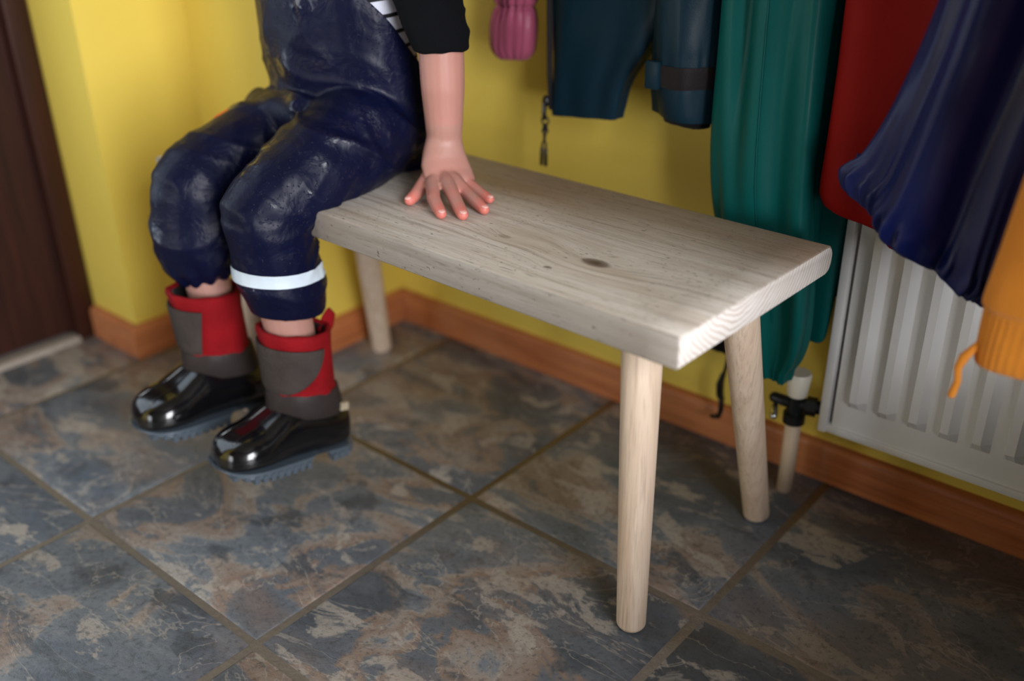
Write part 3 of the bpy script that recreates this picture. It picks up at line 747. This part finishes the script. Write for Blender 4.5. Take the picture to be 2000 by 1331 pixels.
# ------------------------------------------------------------------ garments hanging along the wall
def cloth(rows, n=72, folds=(), k=7, power=2.4, seed=0., ns=.004):
    """rows: cx, cy, cz, half width, half depth, slope dz/dx, gather amplitude; bottom row first"""
    S = spline(rows, k); rings = []
    for q in S:
        cx, cy, cz, hw, hdp, sl, ga = q; P = []
        for j in range(n):
            a = 2*math.pi*j/n; c, s = math.cos(a), math.sin(a)
            c = math.copysign(abs(c)**(2/power), c); s = math.copysign(abs(s)**(2/power), s)
            w = 0.
            for fk, am, ph, tw in folds: w += am*math.sin(fk*a+ph+tw*cz)
            gk_ = 31 if n >= 150 else 17
            w += ga*math.sin(a*gk_+1.2*math.sin(a*5+seed))+ga*.5*math.sin(a*(gk_+12)+seed)
            w += ns*noise.noise(Vector((c*1.6+seed, s*1.6, cz*9)))/max(hdp, .01)
            dx = hw*c*(1+w*.35); dyv = hdp*s*(1+w)
            P.append((cx+dx, cy+dyv, cz+sl*dx))
        rings.append(P)
    return rings
def garment(name, loc, label, group=None): return empty(name, loc, 0, label, 'clothing' if 'jacket' not in name and 'trousers' not in name and 'coat' not in name else name.split('_')[-1], group)
def hem_open(rings, depth=.02):
    """turn the lower rim inwards so the garment reads as an open tube of cloth"""
    c = np.mean(np.array(rings[0]), axis=0); inn = []
    for f, dz in ((.93, .001), (.90, .012), (.88, .035)):
        inn.append([tuple((np.array(p)-c)*np.array([f, f*.8, 1])+c+np.array([0, 0, dz])) for p in rings[0]])
    return inn[::-1]+rings
HZ = 1.02
# pink puffer jacket
gp = garment('puffer_jacket', (.2, .60, .48), 'dusky pink puffer jacket with gathered cuff hanging beside the child', None); gp['category'] = 'jacket'
R = cloth([(.188, .600, .487, .021, .014, .06, .05), (.188, .600, .491, .025, .018, .06, .10), (.187, .600, .502, .0315, .022, 0, .05), (.190, .600, .530, .0325, .024, 0, .03), (.192, .600, .548, .0275, .020, 0, .10), (.193, .600, .555, .0225, .016, 0, .20), (.194, .600, .563, .028, .021, 0, .10), (.196, .602, .62, .033, .025, 0, .03), (.20, .605, .75, .036, .026, 0, .03), (.212, .61, .90, .036, .020, 0, .0)], 72, [(3, .10, .4, 5), (5, .06, 1, -9)], seed=2)
MB().loft(hem_open(R)).build('sleeve', 'pink_shell', gp)
R = cloth([(.300, .638, .532, .078, .012, .02, .03), (.300, .638, .56, .082, .014, 0, .02), (.30, .638, .70, .085, .014, 0, .02), (.28, .636, .92, .075, .014, 0, 0), (.27, .63, HZ, .03, .015, 0, 0)], 72, [(4, .1, 0, 6)], seed=5)
MB().loft(hem_open(R)).build('jacket_body', 'pink_shell', gp)
MB().tube([(.232, .622, .545), (.232, .621, .515), (.2315, .621, .500)], [.0022, .002, .003], 8).build('drawcord', 'pink_shell', gp)
# dark teal jacket with zip, sleeve with strap
gt = garment('shell_jacket', (.34, .59, .43), 'dark petrol blue shell jacket with dangling black zip puller', None); gt['category'] = 'jacket'
R = cloth([(.3135, .592, .432, .0500, .016, .09, .0), (.3145, .592, .445, .0515, .018, .08, .0), (.320, .592, .48, .0560, .021, .04, 0), (.336, .592, .53, .0720, .023, 0, 0), (.352, .595, .60, .088, .025, 0, 0), (.37, .592, .75, .105, .022, 0, 0), (.38, .593, .93, .09, .020, 0, 0), (.38, .63, HZ, .03, .016, 0, 0)], 72, [(3, .12, .9, 4), (5, .07, 2, -6)], seed=1, power=3.2)
jb = MB().loft(hem_open(R)).build('jacket_body', 'teal_shell', gt)
MB().tube([(.2635, .581, .437), (.2635, .578, .48), (.2635, .577, .56), (.2635, .577, .70), (.27, .585, .90)], [(.0042, .0030)]*5, 10, (1, 0, 0)).build('zip_tape', 'black_webbing', gt)
zp = MB().ball((.2595, .5755, .446), (.0052, .0045, .0075), 12, 8).tube([(.2595, .573, .444), (.2598, .571, .432), (.2605, .572, .424)], [(.0042, .002), (.0038, .002), (.0034, .002)], 10).build('zip_slider', 'black_plastic', gt)
MB().loft(tube_rings([(.261+.0055*math.cos(a), .572, .4215+.0055*math.sin(a)) for a in np.linspace(-1.2, 4.4, 16)], .0012, 8, (0, 1, 0), False)).build('ring', 'black_plastic', zp)
cd = MB()
for s in (-1, 1):
    cd.tube([(.261+.0006*s, .572, .4165), (.2608+.0035*s*math.sin(1.), .572+.001*s, .408), (.2600-.0012*s, .572, .400), (.2595+.0030*s, .572, .391), (.2590+.0030*s, .572, .383)], [.0020, .0017, .0015, .0014, .0014], 8)
cd.ball((.261, .572, .4125), (.0040, .0035, .0050), 10, 8); cd.build('pull_cord', 'black_webbing', zp)
for s in (-1, 1): MB().tube([(.2590+.0032*s, .572, .384), (.2585+.0036*s, .572, .3635)], .0024, 10).build('cord_end', 'black_plastic', zp)
R = cloth([(.4600, .582, .4565, .0400, .026, -.06, 0), (.4600, .582, .466, .0405, .029, -.04, 0), (.4595, .580, .488, .0415, .031, 0, .0), (.4605, .580, .5055, .0425, .031, 0, .02), (.4605, .580, .525, .0430, .033, 0, .02), (.4605, .580, .56, .0430, .034, 0, 0), (.459, .582, .68, .042, .032, 0, 0), (.435, .595, .90, .05, .024, 0, 0)], 72, [(3, .14, 2.2, 8), (4, .07, .6, -12)], seed=3)
slv = MB().loft(hem_open(R)).build('sleeve', 'teal_shell', gt)
R = cloth([(.4600, .5800, .494, .0425, .0330, 0, 0), (.4600, .580, .500, .0432, .0338, 0, 0), (.4605, .580, .512, .0438, .0342, 0, 0), (.461, .580, .5185, .0438, .0335, 0, 0)], 48, [(3, .14, 2.2, 8), (4, .07, .6, -12)], seed=3)
MB().loft(R, False, False).build('cuff_strap', 'black_webbing', slv)
MB().box((.428, .5405, .4905), (.4475, .5480, .5225), .003).build('strap_loop', 'teal_shell', slv, sharp=40)
R = cloth([(.4630, .582, .4475, .0270, .016, -.03, .04), (.4630, .582, .457, .0285, .019, 0, .04), (.463, .582, .47, .029, .02, 0, 0)], 48, seed=3)
MB().loft(R, True, False).build('inner_cuff', 'black_cloth', slv)
# green rain trousers, two legs
gg_ = garment('rain_trousers', (.59, .57, .17), 'bright green rain trousers with elastic hem hanging behind the bench end', None); gg_['category'] = 'trousers'
R = cloth([(.6130, .566, .172, .0195, .0150, .05, .10), (.6130, .566, .180, .0205, .0165, .05, .14), (.6125, .566, .188, .0225, .0180, 0, .10), (.6130, .566, .205, .0300, .022, 0, .05), (.612, .566, .235, .0370, .026, 0, .02), (.605, .566, .29, .0450, .03, 0, 0), (.590, .564, .345, .0560, .032, 0, 0), (.582, .562, .42, .0600, .033, 0, 0), (.580, .562, .55, .0585, .033, 0, 0), (.580, .57, .75, .060, .033, 0, 0), (.58, .588, .95, .05, .020, 0, 0), (.58, .63, HZ, .02, .015, 0, 0)], 84, [(3, .30, 2.6, 3), (5, .24, .5, -5), (8, .12, 0, 4)], seed=4)
lg = MB().loft(hem_open(R)).build('trouser_leg', 'green_rain', gg_)
sr = [(r[63][0], r[63][1]-.0006, r[63][2]) for r in R[30:]]
MB().tube(sr[::3], .0009, 6).build('seam', 'green_rain', lg)
R = cloth([(.6120, .610, .212, .034, .010, 0, .05), (.6115, .610, .225, .040, .011, 0, .03), (.608, .610, .28, .046, .012, 0, 0), (.60, .609, .42, .055, .012, 0, 0), (.59, .609, .70, .06, .012, 0, 0), (.585, .62, .97, .04, .012, 0, 0)], 60, [(3, .15, 1, 3)], seed=8)
MB().loft(hem_open(R)).build('trouser_leg', 'green_rain', gg_)
# black trousers and coat behind
gk = garment('trousers', (.515, .63, .15), 'black trousers with ribbed cuff hanging behind the green rain trousers', None); gk['category'] = 'trousers'
R = cloth([(.5150, .632, .1500, .0210, .0130, 0, .06), (.5150, .632, .156, .0225, .0145, 0, .10), (.515, .632, .180, .0235, .015, 0, .10), (.515, .636, .190, .026, .014, 0, .02), (.515, .638, .3, .028, .014, 0, 0), (.512, .638, .6, .030, .014, 0, 0), (.52, .638, .98, .03, .014, 0, 0)], 72, [(3, .1, 1, 4)], seed=11)
MB().loft(hem_open(R)).build('trouser_leg', 'black_cloth', gk)
ck = MB().tube([(.522, .628, .158), (.5215, .622, .13), (.5195, .620, .118)], [(.004, .002)]*3, 8).tube([(.5195, .620, .120), (.5165, .620, .106), (.5175, .620, .09), (.5205, .620, .082)], [(.006, .003), (.0085, .004), (.0075, .004), (.005, .003)], 12)
ck.tube([(.5205, .620, .084), (.521, .620, .066), (.5185, .620, .056), (.509, .619, .053)], [(.006, .003), (.006, .003), (.007, .0035), (.004, .003)], 10).build('strap_buckle', 'black_plastic', gk)
gb = garment('coat', (.645, .622, .24), 'long black coat hanging between green trousers and red jacket', None); gb['category'] = 'coat'
R = cloth([(.6340, .640, .262, .018, .008, 0, .03), (.6340, .640, .275, .021, .010, 0, 0), (.634, .640, .38, .021, .010, 0, 0), (.634, .640, .53, .021, .010, 0, 0), (.650, .641, .65, .040, .010, 0, 0), (.66, .642, .9, .048, .010, 0, 0), (.66, .635, HZ, .02, .012, 0, 0)], 60, [(3, .15, 0, 4)], seed=12)
MB().loft(hem_open(R)).build('coat_body', 'black_cloth', gb)
# red jacket
gr_ = garment('jacket', (.70, .55, .39), 'plain red jacket hanging beside the navy rain trousers', None)
R = cloth([(.6980, .558, .390, .0480, .020, -.20, 0), (.6985, .558, .397, .0525, .023, -.20, 0), (.699, .558, .412, .0545, .025, -.15, 0), (.702, .557, .47, .0550, .025, 0, 0), (.708, .558, .60, .0600, .025, 0, 0), (.715, .57, .80, .065, .025, 0, 0), (.715, .590, .95, .055, .022, 0, 0), (.715, .63, HZ, .02, .016, 0, 0)], 72, [(3, .12, 1.2, 3), (4, .08, 0, 5)], seed=6, power=2.8)
MB().loft(hem_open(R)).build('jacket_body', 'red_shell', gr_)
R = cloth([(.7380, .566, .3640, .0180, .012, -.05, 0), (.7380, .566, .370, .0200, .014, -.05, 0), (.738, .566, .40, .022, .015, 0, 0), (.735, .565, .55, .030, .018, 0, 0), (.73, .575, .90, .035, .025, 0, 0)], 48, [(3, .1, 1, 5)], seed=7)
MB().loft(hem_open(R)).build('sleeve', 'red_shell', gr_)
# navy rain trousers, near, with wide gathered hem
gn = garment('rain_trousers', (.78, .5, .36), 'navy blue rain trousers with wide gathered elastic hem hanging before the radiator', None); gn['category'] = 'trousers'
R = cloth([(.7735, .494, .396, .0700, .024, -.57, .06), (.7745, .494, .402, .0730, .027, -.57, .13), (.7770, .494, .412, .0760, .029, -.55, .13), (.7800, .495, .424, .0745, .031, -.52, .05), (.7870, .495, .45, .0690, .033, -.42, .02), (.8000, .495, .52, .0640, .034, -.2, 0), (.818, .495, .62, .0640, .034, 0, 0), (.84, .51, .80, .066, .034, 0, 0), (.84, .56, .95, .055, .030, 0, 0), (.84, .63, HZ, .02, .016, 0, 0)], 200, [(4, .24, .3, 4), (6, .20, 1.3, -3), (9, .10, 2, 5)], seed=9)
MB().loft(hem_open(R)).build('trouser_leg', 'blue_rain', gn)
R = cloth([(.905, .560, .412, .050, .020, -.2, .06), (.905, .560, .43, .052, .022, -.2, .08), (.90, .560, .50, .050, .024, 0, 0), (.88, .57, .75, .05, .025, 0, 0), (.86, .57, .95, .045, .03, 0, 0)], 72, [(4, .15, 1, 4)], seed=13)
l2 = MB().loft(hem_open(R)).build('trouser_leg', 'blue_rain', gn)
R = cloth([(.903, .560, .468, .0525, .0250, 0, 0), (.9025, .560, .476, .0525, .0256, 0, 0), (.902, .560, .484, .0522, .0254, 0, 0)], 72, [(4, .15, 1, 4)], seed=13)
MB().loft(R, False, False).build('reflective_tape', 'reflective', l2)
# orange corduroy jacket, nearest the frame edge
go = garment('corduroy_jacket', (.94, .42, .34), 'orange corduroy jacket with ribbed hem and dangling drawstring', None); go['category'] = 'jacket'
def ribbed(rows, n, seed):
    R = cloth(rows, n, [(3, .08, 1, 3)], seed=seed, power=3.0); return R
R = ribbed([(.940, .415, .3480, .0780, .028, .03, 0), (.940, .415, .352, .0800, .031, .03, 0), (.940, .415, .375, .0805, .0325, .02, 0), (.941, .415, .396, .0815, .033, 0, 0), (.943, .415, .405, .0850, .036, 0, 0), (.947, .416, .45, .0830, .036, 0, 0), (.958, .418, .55, .083, .036, 0, 0), (.972, .435, .75, .080, .034, 0, 0), (.980, .53, .95, .058, .028, 0, 0), (.985, .63, HZ, .02, .016, 0, 0)], 240, 14)
for i, rg in enumerate(R):          # knitted ribs on the hem band
    if i < 21:
        c = np.mean(np.array(rg), axis=0)
        R[i] = [tuple(c+(np.array(p)-c)*(np.array([1, 1, 1])*(1-.014*(j % 4 in (0, 1)))*np.array([1, 1, 0])+np.array([0, 0, 1]))) for j, p in enumerate(rg)]
MB().loft(hem_open(R)).build('jacket_body', 'orange_cord', go)
MB().tube([(.8640, .396, .362), (.8580, .388, .352), (.8555, .386, .342), (.8575, .386, .330), (.8550, .386, .316)], [.003, .0042, .0034, .0030, .0036], 10).build('drawstring', 'orange_cord', go)
# hook rail above
rail = empty('coat_rail', (.6, .65, 1.0), 0, 'wooden coat rail with metal hooks above the hanging clothes', 'coat rail')
MB().box((.10, .635, .985), (1.06, Y1+.001, 1.075), .004).build('board', 'rail_wood', rail, sharp=40)
for hx in (.27, .38, .52, .58, .66, .715, .84, .985):
    MB().tube([(hx, .638, 1.035), (hx, .622, 1.03), (hx, .612, 1.018), (hx, .612, 1.03), (hx, .610, 1.045)], .004, 10).build('hook', 'chrome', rail)

# shoe cabinet on the floor and wall cupboard above it, beyond the radiator (unseen, added to block light from the corner by the coats)
def cabinet(name, label, y0, z0, z1, kz):
    cu = empty(name, (1.30, (y0+.65)/2, z0), 0, label, 'cabinet')
    MB().box((1.09, y0+.02, z0), (1.52, Y1+.001, z1), .004).build('body', 'door_wood', cu, sharp=40)
    for a, c in ((1.095, 1.302), (1.308, 1.515)):
        dd_ = MB().box((a, y0, z0+.03), (c, y0+.0205, z1-.02), .003).build('door', 'door_wood', cu, sharp=40)
        kx = c-.02 if a < 1.2 else a+.02
        MB().tube([(kx, y0+.002, kz), (kx, y0-.016, kz), (kx, y0-.020, kz)], [.005, .006, .011], 14).build('knob', 'chrome', dd_)
cabinet('added_shade_cabinet', 'added light-blocking low dark wooden shoe cabinet on the floor beyond the radiator', -.10, 0, .32, .22)
cabinet('added_shade_cupboard', 'added light-blocking deep dark wooden cupboard hung on the wall above the shoe cabinet', .13, .48, 1.7, .60)
